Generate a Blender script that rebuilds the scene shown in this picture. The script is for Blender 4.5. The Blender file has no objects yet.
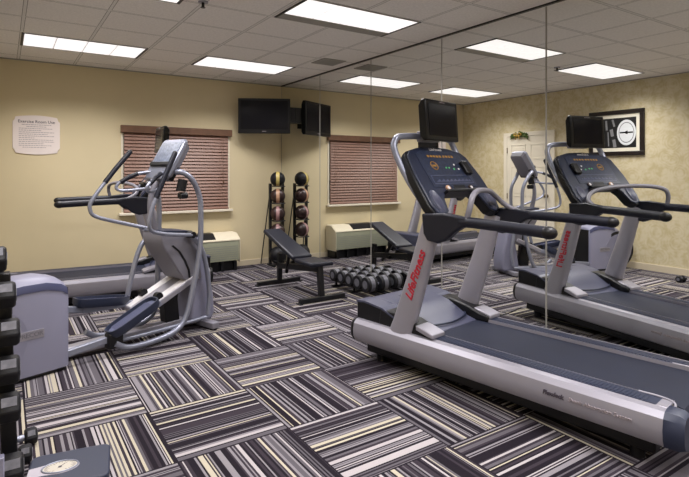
import bpy, bmesh, math, random
from mathutils import Vector, Matrix
random.seed(7)
S = bpy.context.scene
COL = S.collection
PI = math.pi
R = math.radians

# ------------------------------------------------------------------ place
XM = 3.748      # mirror plane
XL = -0.42      # left wall
YB = 7.515      # back wall
YF = -1.7       # wall behind the camera
H = 2.84        # ceiling

# ------------------------------------------------------------------ materials
def mat(name, col, rough=0.5, metal=0.0, spec=0.5, bump=None, noise=None, coat=0.0):
    m = bpy.data.materials.new(name); m.use_nodes = True
    nt = m.node_tree; b = nt.nodes['Principled BSDF']
    b.inputs['Base Color'].default_value = (*col, 1)
    b.inputs['Roughness'].default_value = rough
    b.inputs['Metallic'].default_value = metal
    b.inputs['Specular IOR Level'].default_value = spec
    b.inputs['Coat Weight'].default_value = coat
    tc = nt.nodes.new('ShaderNodeTexCoord')
    if noise:
        sc, amt = noise
        n = nt.nodes.new('ShaderNodeTexNoise'); n.inputs['Scale'].default_value = sc; n.inputs['Detail'].default_value = 4
        nt.links.new(tc.outputs['Object'], n.inputs['Vector'])
        r = nt.nodes.new('ShaderNodeValToRGB')
        r.color_ramp.elements[0].position = .3; r.color_ramp.elements[1].position = .7
        r.color_ramp.elements[0].color = (*[c * (1 - amt) for c in col], 1)
        r.color_ramp.elements[1].color = (*[min(1, c * (1 + amt)) for c in col], 1)
        nt.links.new(n.outputs['Fac'], r.inputs['Fac']); nt.links.new(r.outputs['Color'], b.inputs['Base Color'])
    if bump:
        sc, st = bump
        n = nt.nodes.new('ShaderNodeTexNoise'); n.inputs['Scale'].default_value = sc; n.inputs['Detail'].default_value = 3
        nt.links.new(tc.outputs['Object'], n.inputs['Vector'])
        bp = nt.nodes.new('ShaderNodeBump'); bp.inputs['Strength'].default_value = st; bp.inputs['Distance'].default_value = .003
        nt.links.new(n.outputs['Fac'], bp.inputs['Height']); nt.links.new(bp.outputs['Normal'], b.inputs['Normal'])
    return m

def emis(name, col, strength):
    m = bpy.data.materials.new(name); m.use_nodes = True
    nt = m.node_tree; b = nt.nodes['Principled BSDF']
    b.inputs['Base Color'].default_value = (.25, .25, .25, 1)
    b.inputs['Emission Color'].default_value = (*col, 1); b.inputs['Emission Strength'].default_value = strength
    return m

M = {}
M['wall'] = mat('wall paint', (.60, .515, .335), .75, spec=.25, noise=(1.3, .04), bump=(90, .15))
M['trim'] = mat('white trim paint', (.72, .66, .54), .45)
M['base'] = mat('cream baseboard', (.60, .52, .38), .5)
M['silver'] = mat('silver paint', (.30, .29, .34), .36, metal=.3, noise=(4, .04))
M['steel'] = mat('brushed tube', (.26, .275, .35), .34, metal=.45)
M['lav'] = mat('grey plastic housing', (.215, .215, .30), .42, noise=(3, .03), spec=.4)
M['lavband'] = mat('blue grey plastic band', (.11, .12, .20), .3, spec=.4)
M['slate'] = mat('slate blue plastic', (.022, .028, .056), .42, spec=.4)
M['greyhub'] = mat('mid grey plastic', (.17, .165, .20), .45)
M['navy'] = mat('navy console plastic', (.015, .020, .044), .38, noise=(12, .15), spec=.4)
M['black'] = mat('black plastic', (.006, .006, .008), .4, spec=.35)
M['band'] = mat('dark lavender band', (.060, .066, .135), .35, spec=.4)
M['dialface'] = mat('ivory dial', (.50, .46, .40), .5)
M['dialsur'] = mat('lilac plastic', (.42, .39, .45), .45)
M['hood'] = mat('slate hood plastic', (.060, .064, .105), .38, spec=.4)
M['bracket'] = mat('dark handrail plastic', (.008, .009, .018), .42, spec=.35)
M['rubber'] = mat('black rubber', (.007, .007, .010), .5, bump=(220, .3), spec=.3)
M['blacksteel'] = mat('black powder coat', (.006, .006, .008), .38, spec=.4)
M['belt'] = mat('running belt', (.011, .014, .030), .6, bump=(400, .2), noise=(7, .08), spec=.3)
M['screen'] = mat('dark glass screen', (.006, .006, .008), .12, spec=.22)
M['gloss'] = mat('gloss black bezel', (.005, .005, .006), .3, spec=.3)
M['grip'] = mat('foam grip', (.008, .009, .018), .45, spec=.35)
M['vinyl'] = mat('bench vinyl', (.010, .011, .020), .40, bump=(60, .2), spec=.4)
M['red'] = mat('red lettering', (.42, .015, .035), .5)
M['ink'] = mat('dark ink', (.06, .05, .07), .6)
M['greyink'] = mat('pale grey ink', (.30, .26, .28), .6)
M['white'] = mat('white plastic', (.75, .73, .76), .4)
M['cream'] = mat('cream metal', (.66, .60, .46), .5)
M['acbody'] = mat('grey green enamel', (.25, .26, .185), .5, noise=(3, .06))
M['amber'] = mat('amber print', (.34, .18, .03), .5)
M['greenp'] = mat('green print', (.08, .45, .16), .5)
M['redball'] = mat('brown rubber ball', (.026, .009, .009), .42)
M['tanband'] = mat('tan band', (.46, .27, .17), .45)
M['yelband'] = mat('yellow band', (.48, .38, .12), .45)
M['pinkband'] = mat('pink grey band', (.36, .21, .21), .45)
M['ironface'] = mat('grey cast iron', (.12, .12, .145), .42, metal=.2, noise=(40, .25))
M['sign'] = mat('pale sign board', (.74, .66, .63), .5)
M['brass'] = mat('dark bronze', (.16, .11, .04), .3, metal=.8)
M['green'] = mat('holly leaf', (.06, .10, .012), .5, noise=(30, .4))
M['gold'] = mat('gold ribbon', (.45, .28, .05), .35, metal=.4)
M['frame'] = mat('black lacquer frame', (.015, .010, .008), .3)
M['mount'] = mat('cream picture mount', (.74, .70, .58), .7)
M['photo_w'] = mat('photo white', (.68, .70, .72), .4)
M['photo_g'] = mat('photo grey', (.20, .20, .21), .4)
M['photo_k'] = mat('photo black', (.012, .012, .013), .4)
M['diff'] = emis('prismatic diffuser', (1.0, .955, .945), .96)
M['galv'] = mat('grey fixture pan', (.30, .29, .27), .5)
M['glassy'] = mat('dark window glass', (.02, .02, .025), .08)

def mirror_mat():
    m = bpy.data.materials.new('mirror silvering'); m.use_nodes = True
    b = m.node_tree.nodes['Principled BSDF']
    b.inputs['Base Color'].default_value = (.90, .91, .89, 1); b.inputs['Metallic'].default_value = 1; b.inputs['Roughness'].default_value = 0.0
    return m
M['mirror'] = mirror_mat()

def N(nt, t, **k):
    n = nt.nodes.new(t)
    for a, v in k.items(): setattr(n, a, v)
    return n
def mth(nt, op, a, b=None, c=None):
    n = nt.nodes.new('ShaderNodeMath'); n.operation = op
    for i, v in enumerate((a, b, c)):
        if v is None: continue
        if isinstance(v, (int, float)): n.inputs[i].default_value = v
        else: nt.links.new(v, n.inputs[i])
    return n.outputs[0]

def carpet_mat():
    m = bpy.data.materials.new('striped carpet tiles'); m.use_nodes = True
    nt = m.node_tree; L = nt.links.new; b = nt.nodes['Principled BSDF']
    b.inputs['Roughness'].default_value = .95; b.inputs['Specular IOR Level'].default_value = .1
    tc = N(nt, 'ShaderNodeTexCoord'); sp = N(nt, 'ShaderNodeSeparateXYZ'); L(tc.outputs['Object'], sp.inputs[0])
    U = mth(nt, 'DIVIDE', mth(nt, 'SUBTRACT', sp.outputs[0], .725), .618)
    V = mth(nt, 'DIVIDE', mth(nt, 'SUBTRACT', sp.outputs[1], 3.235), .635)
    iu = mth(nt, 'FLOOR', U); iv = mth(nt, 'FLOOR', V)
    fu = mth(nt, 'FRACT', U); fv = mth(nt, 'FRACT', V)
    par = mth(nt, 'FLOORED_MODULO', mth(nt, 'ADD', iu, iv), 2.0)
    # even tile: stripes run along Y (coordinate across = u); odd tile: along X
    t = mth(nt, 'ADD', mth(nt, 'MULTIPLY', fu, mth(nt, 'SUBTRACT', 1.0, par)), mth(nt, 'MULTIPLY', fv, par))
    cb = N(nt, 'ShaderNodeCombineXYZ'); L(iu, cb.inputs[0]); L(iv, cb.inputs[1])
    wn0 = N(nt, 'ShaderNodeTexWhiteNoise', noise_dimensions='2D'); L(cb.outputs[0], wn0.inputs['Vector'])
    seed = mth(nt, 'MULTIPLY', wn0.outputs['Value'], 57.0)
    ln = N(nt, 'ShaderNodeTexNoise', noise_dimensions='1D'); ln.inputs['Scale'].default_value = 1.0
    L(mth(nt, 'ADD', mth(nt, 'MULTIPLY', t, 9.0), seed), ln.inputs['W'])
    tw = mth(nt, 'ADD', mth(nt, 'MULTIPLY', t, 50.0), mth(nt, 'MULTIPLY', ln.outputs['Fac'], 5.0))
    k = mth(nt, 'FLOOR', tw); odd = mth(nt, 'FLOORED_MODULO', k, 2.0)
    cb2 = N(nt, 'ShaderNodeCombineXYZ'); L(k, cb2.inputs[0]); L(seed, cb2.inputs[1])
    wn = N(nt, 'ShaderNodeTexWhiteNoise', noise_dimensions='2D'); L(cb2.outputs[0], wn.inputs['Vector'])
    def ramp(stops):
        r = N(nt, 'ShaderNodeValToRGB'); cr = r.color_ramp; cr.interpolation = 'CONSTANT'
        cr.elements[0].position = 0; cr.elements[0].color = (*stops[0][1], 1)
        cr.elements[1].position = stops[1][0]; cr.elements[1].color = (*stops[1][1], 1)
        for p, c in stops[2:]:
            e = cr.elements.new(p); e.color = (*c, 1)
        L(wn.outputs['Value'], r.inputs['Fac']); return r.outputs['Color']
    K = (.013, .010, .015); D = (.034, .027, .036); G = (.095, .086, .10); LG = (.205, .19, .21); W = (.37, .34, .355); C = (.41, .37, .295)
    ra = ramp([(0, K), (.48, D), (.78, G), (.95, LG)])
    rb = ramp([(0, D), (.14, K), (.24, G), (.46, LG), (.70, W), (.85, C)])
    mx = N(nt, 'ShaderNodeMix', data_type='RGBA'); L(odd, mx.inputs[0]); L(ra, mx.inputs[6]); L(rb, mx.inputs[7])
    # fibre fuzz
    nz = N(nt, 'ShaderNodeTexNoise'); nz.inputs['Scale'].default_value = 260; L(tc.outputs['Object'], nz.inputs['Vector'])
    vv = mth(nt, 'ADD', mth(nt, 'MULTIPLY', nz.outputs['Fac'], .7), .65)
    hs = N(nt, 'ShaderNodeHueSaturation'); L(mx.outputs[2], hs.inputs['Color']); L(vv, hs.inputs['Value'])
    # dark seam between tiles
    eu = mth(nt, 'MINIMUM', fu, mth(nt, 'SUBTRACT', 1.0, fu)); ev = mth(nt, 'MINIMUM', fv, mth(nt, 'SUBTRACT', 1.0, fv))
    seam = mth(nt, 'GREATER_THAN', mth(nt, 'MINIMUM', eu, ev), .008)
    mx2 = N(nt, 'ShaderNodeMix', data_type='RGBA'); L(seam, mx2.inputs[0]); mx2.inputs[6].default_value = (*K, 1); L(hs.outputs[0], mx2.inputs[7])
    L(mx2.outputs[2], b.inputs['Base Color'])
    bp = N(nt, 'ShaderNodeBump'); bp.inputs['Strength'].default_value = .35; bp.inputs['Distance'].default_value = .003
    L(nz.outputs['Fac'], bp.inputs['Height']); L(bp.outputs['Normal'], b.inputs['Normal'])
    return m
M['carpet'] = carpet_mat()

def ceiling_mat():
    m = bpy.data.materials.new('acoustic ceiling tiles'); m.use_nodes = True
    nt = m.node_tree; L = nt.links.new; b = nt.nodes['Principled BSDF']
    b.inputs['Roughness'].default_value = .9; b.inputs['Specular IOR Level'].default_value = .15
    tc = N(nt, 'ShaderNodeTexCoord'); sp = N(nt, 'ShaderNodeSeparateXYZ'); L(tc.outputs['Object'], sp.inputs[0])
    U = mth(nt, 'FRACT', mth(nt, 'DIVIDE', mth(nt, 'SUBTRACT', sp.outputs[0], .15), .612))
    V = mth(nt, 'FRACT', mth(nt, 'DIVIDE', mth(nt, 'SUBTRACT', sp.outputs[1], 6.04), .612))
    eu = mth(nt, 'MINIMUM', U, mth(nt, 'SUBTRACT', 1.0, U)); ev = mth(nt, 'MINIMUM', V, mth(nt, 'SUBTRACT', 1.0, V))
    e = mth(nt, 'MINIMUM', eu, ev)
    r = N(nt, 'ShaderNodeValToRGB'); L(e, r.inputs['Fac'])
    cr = r.color_ramp; cr.interpolation = 'CONSTANT'
    cr.elements[0].position = 0; cr.elements[0].color = (.72, .71, .70, 1)
    cr.elements[1].position = .016; cr.elements[1].color = (.26, .25, .24, 1)
    q = cr.elements.new(.024); q.color = (.80, .78, .77, 1)
    nz = N(nt, 'ShaderNodeTexNoise'); nz.inputs['Scale'].default_value = 55; nz.inputs['Detail'].default_value = 5; L(tc.outputs['Object'], nz.inputs['Vector'])
    hs = N(nt, 'ShaderNodeHueSaturation'); L(r.outputs['Color'], hs.inputs['Color'])
    L(mth(nt, 'ADD', mth(nt, 'MULTIPLY', nz.outputs['Fac'], .35), .83), hs.inputs['Value'])
    L(hs.outputs[0], b.inputs['Base Color'])
    bp = N(nt, 'ShaderNodeBump'); bp.inputs['Strength'].default_value = .3; bp.inputs['Distance'].default_value = .004
    L(nz.outputs['Fac'], bp.inputs['Height']); L(bp.outputs['Normal'], b.inputs['Normal'])
    return m
M['ceiling'] = ceiling_mat()

def wallpaper_mat():
    m = bpy.data.materials.new('scroll wallpaper'); m.use_nodes = True
    nt = m.node_tree; L = nt.links.new; b = nt.nodes['Principled BSDF']
    b.inputs['Roughness'].default_value = .6
    tc = N(nt, 'ShaderNodeTexCoord')
    n1 = N(nt, 'ShaderNodeTexNoise'); n1.inputs['Scale'].default_value = 3; n1.inputs['Distortion'].default_value = 1.2; L(tc.outputs['Object'], n1.inputs['Vector'])
    mp = N(nt, 'ShaderNodeMix', data_type='RGBA'); mp.inputs[0].default_value = .06; L(tc.outputs['Object'], mp.inputs[6]); L(n1.outputs['Color'], mp.inputs[7])
    vo = N(nt, 'ShaderNodeTexVoronoi', feature='F1'); vo.inputs['Scale'].default_value = 5.5; L(mp.outputs[2], vo.inputs['Vector'])
    rings = mth(nt, 'SINE', mth(nt, 'MULTIPLY', vo.outputs['Distance'], 34.0))
    n2 = N(nt, 'ShaderNodeTexNoise'); n2.inputs['Scale'].default_value = 11; n2.inputs['Detail'].default_value = 5; L(tc.outputs['Object'], n2.inputs['Vector'])
    f = mth(nt, 'ADD', mth(nt, 'MULTIPLY', rings, .05), n2.outputs['Fac'])
    r = N(nt, 'ShaderNodeValToRGB'); L(f, r.inputs['Fac']); cr = r.color_ramp
    cr.elements[0].position = .36; cr.elements[0].color = (.52, .435, .25, 1)
    cr.elements[1].position = .62; cr.elements[1].color = (.62, .545, .37, 1)
    q = cr.elements.new(.5); q.color = (.58, .50, .32, 1)
    L(r.outputs['Color'], b.inputs['Base Color'])
    return m
M['wallpaper'] = wallpaper_mat()

def slat_mat():
    m = mat('stained wood slats', (.33, .155, .085), .45)
    nt = m.node_tree; b = nt.nodes['Principled BSDF']
    tc = N(nt, 'ShaderNodeTexCoord'); mp = N(nt, 'ShaderNodeMapping'); mp.inputs['Scale'].default_value = (2, 30, 60)
    nt.links.new(tc.outputs['Object'], mp.inputs[0]); n = N(nt, 'ShaderNodeTexNoise'); n.inputs['Scale'].default_value = 3; n.inputs['Detail'].default_value = 4
    nt.links.new(mp.outputs[0], n.inputs['Vector']); r = N(nt, 'ShaderNodeValToRGB')
    r.color_ramp.elements[0].color = (.17, .085, .06, 1); r.color_ramp.elements[1].color = (.28, .155, .11, 1)
    nt.links.new(n.outputs['Fac'], r.inputs['Fac']); nt.links.new(r.outputs['Color'], b.inputs['Base Color'])
    return m
M['slat'] = slat_mat()
M['valance'] = mat('stained wood valance', (.12, .06, .035), .4, noise=(9, .2))

# ------------------------------------------------------------------ mesh helpers
def link(name, bm, m, parent=None, smooth=None, label=None, bevel=0, bseg=2):
    bmesh.ops.recalc_face_normals(bm, faces=bm.faces)
    me = bpy.data.meshes.new(name); bm.to_mesh(me); bm.free()
    o = bpy.data.objects.new(name, me); COL.objects.link(o)
    for x in (m if isinstance(m, (list, tuple)) else [m]): me.materials.append(x)
    if parent is not None: o.parent = parent
    if bevel:
        b = o.modifiers.new('bevel', 'BEVEL'); b.width = bevel; b.segments = bseg; b.limit_method = 'ANGLE'; b.angle_limit = R(35)
        smooth = 40 if smooth is None else smooth
    if smooth is not None:
        a = R(smooth)
        for p in me.polygons: p.use_smooth = True
        bm2 = bmesh.new(); bm2.from_mesh(me)
        for e in bm2.edges:
            if len(e.link_faces) == 2 and e.calc_face_angle(0) > a: e.smooth = False
        bm2.to_mesh(me); bm2.free()
    if label: o['label'] = label
    return o

def box(bm, x0, x1, y0, y1, z0, z1, mi=0):
    vs = [bm.verts.new((x, y, z)) for x in (x0, x1) for y in (y0, y1) for z in (z0, z1)]
    for q in ((0, 1, 3, 2), (4, 6, 7, 5), (0, 4, 5, 1), (2, 3, 7, 6), (0, 2, 6, 4), (1, 5, 7, 3)):
        f = bm.faces.new([vs[i] for i in q]); f.material_index = mi
    return vs

def loft(bm, rings, cap=True, closed=False, mi=0):
    RV = [[bm.verts.new(p) for p in r] for r in rings]
    n = len(RV[0])
    pairs = list(zip(RV[:-1], RV[1:])) + ([(RV[-1], RV[0])] if closed else [])
    for a, b in pairs:
        for i in range(n):
            f = bm.faces.new((a[i], a[(i + 1) % n], b[(i + 1) % n], b[i])); f.material_index = mi
    if cap and not closed:
        f = bm.faces.new(RV[0][::-1]); f.material_index = mi
        f = bm.faces.new(RV[-1]); f.material_index = mi
    return RV

def spline(pts, n=6):
    P = [Vector(p) for p in pts]
    if len(P) < 3: return P
    out = []
    for i in range(len(P) - 1):
        p0 = P[i - 1] if i else P[0] * 2 - P[1]; p1, p2 = P[i], P[i + 1]
        p3 = P[i + 2] if i + 2 < len(P) else P[-1] * 2 - P[-2]
        for k in range(n):
            t = k / n
            out.append(.5 * ((2 * p1) + (-p0 + p2) * t + (2 * p0 - 5 * p1 + 4 * p2 - p3) * t * t + (-p0 + 3 * p1 - 3 * p2 + p3) * t ** 3))
    out.append(P[-1]); return out

def tube(bm, pts, r, seg=12, smooth=True, n=6, flat=1.0, closed=False, mi=0):
    P = spline(pts, n) if smooth and len(pts) > 2 else [Vector(p) for p in pts]
    rr = r if isinstance(r, (list, tuple)) else [r] * 2
    rings = []; N0 = None
    for i, p in enumerate(P):
        a = P[max(0, i - 1)]; b = P[min(len(P) - 1, i + 1)]
        if closed: a = P[i - 1]; b = P[(i + 1) % len(P)]
        t = (b - a).normalized()
        if N0 is None:
            up = Vector((0, 0, 1)) if abs(t.z) < .9 else Vector((1, 0, 0))
            N0 = (up - t * up.dot(t)).normalized()
        else:
            N0 = (N0 - t * N0.dot(t)).normalized()
        B0 = t.cross(N0)
        f = i / (len(P) - 1) * (len(rr) - 1); j = min(int(f), len(rr) - 2); rad = rr[j] + (rr[j + 1] - rr[j]) * (f - j)
        rings.append([p + N0 * (math.cos(q) * rad) + B0 * (math.sin(q) * rad * flat) for q in [2 * PI * k / seg for k in range(seg)]])
    loft(bm, rings, closed=closed, mi=mi)

def bar(bm, p, q, w, h, mi=0):
    """square section bar from p to q; w across (horizontal), h the other way"""
    p, q = Vector(p), Vector(q); t = (q - p).normalized()
    up = Vector((0, 0, 1)) if abs(t.z) < .95 else Vector((0, 1, 0))
    s = t.cross(up).normalized(); n = s.cross(t)
    loft(bm, [[c + s * a * w / 2 + n * b * h / 2 for a, b in ((-1, -1), (1, -1), (1, 1), (-1, 1))] for c in (p, q)], mi=mi)

def prism_x(bm, prof, x0, x1, mi=0):
    """profile in (y,z) extruded along x"""
    loft(bm, [[(x, a, b) for a, b in prof] for x in (x0, x1)], mi=mi)
def prism_y(bm, prof, y0, y1, mi=0):
    loft(bm, [[(a, y, b) for a, b in prof] for y in (y0, y1)], mi=mi)
def prism_z(bm, prof, z0, z1, mi=0):
    loft(bm, [[(a, b, z) for a, b in prof] for z in (z0, z1)], mi=mi)

def cyl(bm, c, axis, r, l, seg=24, r2=None, mi=0):
    c = Vector(c); a = Vector(axis).normalized(); up = Vector((0, 0, 1)) if abs(a.z) < .9 else Vector((1, 0, 0))
    s = a.cross(up).normalized(); n = s.cross(a); r2 = r if r2 is None else r2
    loft(bm, [[c + a * d + s * math.cos(q) * rr + n * math.sin(q) * rr for q in [2 * PI * k / seg for k in range(seg)]] for d, rr in ((-l / 2, r), (l / 2, r2))], mi=mi)

def ellips(bm, c, rx, ry, rz, seg=24, rings=14, mi=0):
    ret = bmesh.ops.create_uvsphere(bm, u_segments=seg, v_segments=rings, radius=1)
    for v in ret['verts']: v.co = Vector((v.co.x * rx + c[0], v.co.y * ry + c[1], v.co.z * rz + c[2]))

def thing(name, label, cat, loc=(0, 0, 0), rz=0, group=None):
    o = bpy.data.objects.new(name, None); COL.objects.link(o); o.empty_display_size = .1
    o.location = loc; o.rotation_euler = (0, 0, rz); o['label'] = label; o['category'] = cat
    if group: o['group'] = group
    return o
def tag(o, label, cat, group=None):
    o['label'] = label; o['category'] = cat
    if group: o['group'] = group
    return o
def struct(o): o['kind'] = 'structure'; return o
def dup(root, loc, rz, label):
    def cp(o, par):
        c = o.copy(); COL.objects.link(c)
        if par is not None: c.parent = par
        for ch in o.children: cp(ch, c)
        return c
    r = cp(root, None); r.location = loc; r.rotation_euler = (0, 0, rz); r['label'] = label
    return r

def text(name, s, size, m, parent, mw, label=None, ext=.0008, align='CENTER', italic=0.0, space=1.0, offset=0.0):
    cu = bpy.data.curves.new(name, 'FONT'); cu.body = s; cu.size = size; cu.extrude = ext; cu.align_x = align; cu.align_y = 'CENTER'
    cu.shear = italic; cu.space_character = space; cu.offset = offset; cu.resolution_u = 3
    t = bpy.data.objects.new(name, cu); COL.objects.link(t)
    dg = bpy.context.evaluated_depsgraph_get(); me = bpy.data.meshes.new_from_object(t.evaluated_get(dg))
    bpy.data.objects.remove(t); me.transform(mw); me.materials.clear(); me.materials.append(m)
    o = bpy.data.objects.new(name, me); COL.objects.link(o); o.parent = parent
    if label: o['label'] = label
    return o
def basis(o, x, y):
    """matrix that lays text (x right, y up, z out) on a surface"""
    x = Vector(x).normalized(); y = Vector(y).normalized(); z = x.cross(y)
    m = Matrix.Identity(4)
    for i in range(3): m[i][0] = x[i]; m[i][1] = y[i]; m[i][2] = z[i]; m[i][3] = o[i]
    return m

# ------------------------------------------------------------------ room
def planebox(name, m, *a):
    bm = bmesh.new(); box(bm, *a); return struct(link(name, bm, m))
planebox('floor', M['carpet'], XL - .1, XM + .1, YF - .1, YB + .1, -.08, 0)
planebox('ceiling', M['ceiling'], XL - .1, XM + .1, YF - .1, YB + .1, H, H + .08)
planebox('wall_back', M['wall'], XL - .1, XM + .1, YB, YB + .1, 0, H)
planebox('wall_left', M['wallpaper'], XL - .1, XL, YF, YB, 0, H)
planebox('wall_right', M['wall'], XM + .006, XM + .1, YF, YB, 0, H)
planebox('wall_front', M['wall'], XL, XM, YF - .1, YF, 0, H)
bm = bmesh.new(); box(bm, XL, XM, YB - .014, YB, 0, .085); struct(link('baseboard_back', bm, M['base'], bevel=.004))
bm = bmesh.new(); box(bm, XL, XL + .014, YF, 5.36, 0, .10); box(bm, XL, XL + .014, 6.46, YB, 0, .10); struct(link('baseboard_left', bm, M['base'], bevel=.004))
# wall angle of the suspended ceiling
bm = bmesh.new(); box(bm, XL, XM, YB - .012, YB, H - .014, H); struct(link('trim_1', bm, M['galv']))
bm = bmesh.new(); box(bm, XL, XL + .012, YF, YB, H - .014, H); struct(link('trim_2', bm, M['galv']))
bm = bmesh.new(); box(bm, XM - .014, XM + .006, YF, YB, H - .014, H); struct(link('trim_3', bm, M['blacksteel']))

# mirror panels, 4 ft each
where = ['in the far corner behind the ball rack', 'second from the far corner, reflecting the blinds and the bench',
         'behind the handrails of the near treadmill, third from the corner', 'reflecting the white door, fourth from the corner',
         'reflecting the framed picture, nearest in view']
PW = 1.22
for i in range(7):
    y1 = YB - i * PW - .0015 - (.002 if i == 0 else 0); y0 = YB - (i + 1) * PW + .0015
    bm = bmesh.new(); box(bm, XM, XM + .006, y0, y1, .012, H - .014)
    o = link('wall_mirror', bm, M['mirror'])
    for yy in (y0, y1):
        bm = bmesh.new(); yc = yy + (.0025 if yy == y0 else -.0025); box(bm, XM - .0015, XM + .001, yc - .003, yc + .003, .012, H - .022); link('polished_edge', bm, M['galv'], o)
    tag(o, 'floor to ceiling mirror panel ' + (where[i] if i < 5 else 'on the right wall beside the camera, outside the picture'), 'mirror', 'mirror panels on the right wall')

# ------------------------------------------------------------------ window with blinds
WX0, WX1, WZ0, WZ1 = 1.36, 2.84, .90, 2.05
bm = bmesh.new()
box(bm, WX0 - .03, WX1 + .03, YB - .012, YB, WZ0 - .01, WZ0 + .0)
for a in ((WX0 - .03, WX0, WZ0, WZ1), (WX1, WX1 + .03, WZ0, WZ1), (WX0 - .03, WX1 + .03, WZ1, WZ1 + .03)):
    box(bm, a[0], a[1], YB - .012, YB, a[2], a[3])
w = struct(link('window_1', bm, M['trim'], bevel=.003))
bm = bmesh.new(); box(bm, WX0, WX1, YB - .006, YB - .001, WZ0, WZ1); link('window_glass', bm, M['glassy'], w)
bm = bmesh.new(); box(bm, WX0 - .06, WX1 + .06, YB - .075, YB, WZ0 - .045, WZ0 - .01); link('window_sill', bm, M['trim'], w, bevel=.006)
bl = thing('window_blinds', 'brown wooden horizontal blinds closed over the back wall window', 'blinds', ((WX0 + WX1) / 2, YB - .035, WZ0))
hw = (WX1 - WX0) / 2; hh = WZ1 - WZ0
bm = bmesh.new(); ns = 23
for k in range(ns):
    z = .03 + (hh - .12) * k / (ns - 1); c = (0, z); a = R(66)
    dy, dz = math.cos(a) * .026, math.sin(a) * .026
    loft(bm, [[(x, -dy, z - dz), (x, -dy + .002, z - dz - .001), (x, dy + .002, z + dz - .001), (x, dy, z + dz)] for x in (-hw + .004, hw - .004)])
link('slats', bm, M['slat'], bl)
bm = bmesh.new(); box(bm, -hw - .04, hw + .05, -.040, .035, hh - .065, hh + .035); link('valance', bm, M['valance'], bl, bevel=.006)
bm = bmesh.new(); box(bm, -hw, hw, -.028, .022, -.006, .012); link('bottom_rail', bm, M['slat'], bl, bevel=.003)
for x in (-hw + .12, hw - .12):
    bm = bmesh.new()
    for d in (-.02, .02): tube(bm, [(x + d, -.034, .0), (x + d, -.034, hh - .06)], .0012, 6)
    link('ladder_cord', bm, M['slat'], bl)
bm = bmesh.new(); tube(bm, [(hw - .09, -.042, hh - .1), (hw - .09, -.042, .42)], .0012, 6); cyl(bm, (hw - .09, -.042, .40), (0, 0, 1), .008, .04, 10)
link('pull_cord', bm, M['valance'], bl)

# ------------------------------------------------------------------ door in the left wall
DY, DW, DH = 5.92, .92, 2.10
bm = bmesh.new()
box(bm, XL, XL + .03, DY - DW / 2, DY + DW / 2, .01, DH)
d = struct(link('door_1', bm, M['trim'], bevel=.003))
bm = bmesh.new()
for (a, b) in ((-.37, -.05), (.05, .37)):
    for (z0, z1) in ((.25, .85), (1.0, 1.55), (1.68, 1.95)):
        for (p, q, r_, s_) in ((a, b, z0, z0 + .018), (a, b, z1 - .018, z1), (a, a + .018, z0, z1), (b - .018, b, z0, z1)):
            box(bm, XL + .03, XL + .036, DY + p, DY + q, r_, s_)
        box(bm, XL + .03, XL + .034, DY + a + .05, DY + b - .05, z0 + .05, z1 - .05)
link('door_panels', bm, M['trim'], d, bevel=.003)
bm = bmesh.new()
for (y0, y1, z1) in ((DY - DW / 2 - .075, DY - DW / 2, DH), (DY + DW / 2, DY + DW / 2 + .075, DH)): box(bm, XL, XL + .04, y0, y1, 0, z1 + .075)
box(bm, XL, XL + .04, DY - DW / 2, DY + DW / 2, DH, DH + .075)
link('door_casing', bm, M['trim'], d, bevel=.006)
bm = bmesh.new(); cyl(bm, (XL + .034, DY - .39, 1.03), (1, 0, 0), .032, .01); cyl(bm, (XL + .055, DY - .39, 1.03), (1, 0, 0), .012, .04); ellips(bm, (XL + .085, DY - .39, 1.03), .022, .03, .03, 16, 10)
link('door_handle', bm, M['brass'], d, smooth=40)
for z in (.3, 1.0, 1.85):
    bm = bmesh.new(); cyl(bm, (XL + .037, DY + .455, z), (0, 0, 1), .008, .1, 10); link('hinge', bm, M['brass'], d, smooth=40)
# garland hung at the top of the door
g = thing('door_garland', 'small green leafy garland with gold bow hanging at the top of the white door', 'decoration', (XL + .05, 6.10, 2.12))
bm = bmesh.new()
for k in range(150):
    t = random.uniform(-1, 1); c = Vector((random.uniform(-.008, .03), t * .19, -.02 + .03 * (1 - t * t) + random.gauss(0, .022)))
    a = Vector((random.gauss(0, .4), random.gauss(0, 1), random.gauss(0, .7))).normalized() * .03
    s = a.cross(Vector((1, random.uniform(-.5, .5), 0))).normalized() * .012
    bm.faces.new([bm.verts.new(c - a), bm.verts.new(c + s), bm.verts.new(c + a), bm.verts.new(c - s)])
link('leaves', bm, M['green'], g)
bm = bmesh.new()
for sx in (-1, 1):
    tube(bm, [(.035, 0, 0), (.045, sx * .05, .035), (.04, sx * .08, .01), (.04, sx * .05, -.01), (.035, 0, 0)], .009, 8)
    tube(bm, [(.035, 0, 0), (.04, sx * .03, -.04), (.04, sx * .045, -.075)], .008, 8)
ellips(bm, (.038, 0, 0), .014, .016, .016, 12, 8)
link('bow', bm, M['gold'], g, smooth=60)

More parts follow.
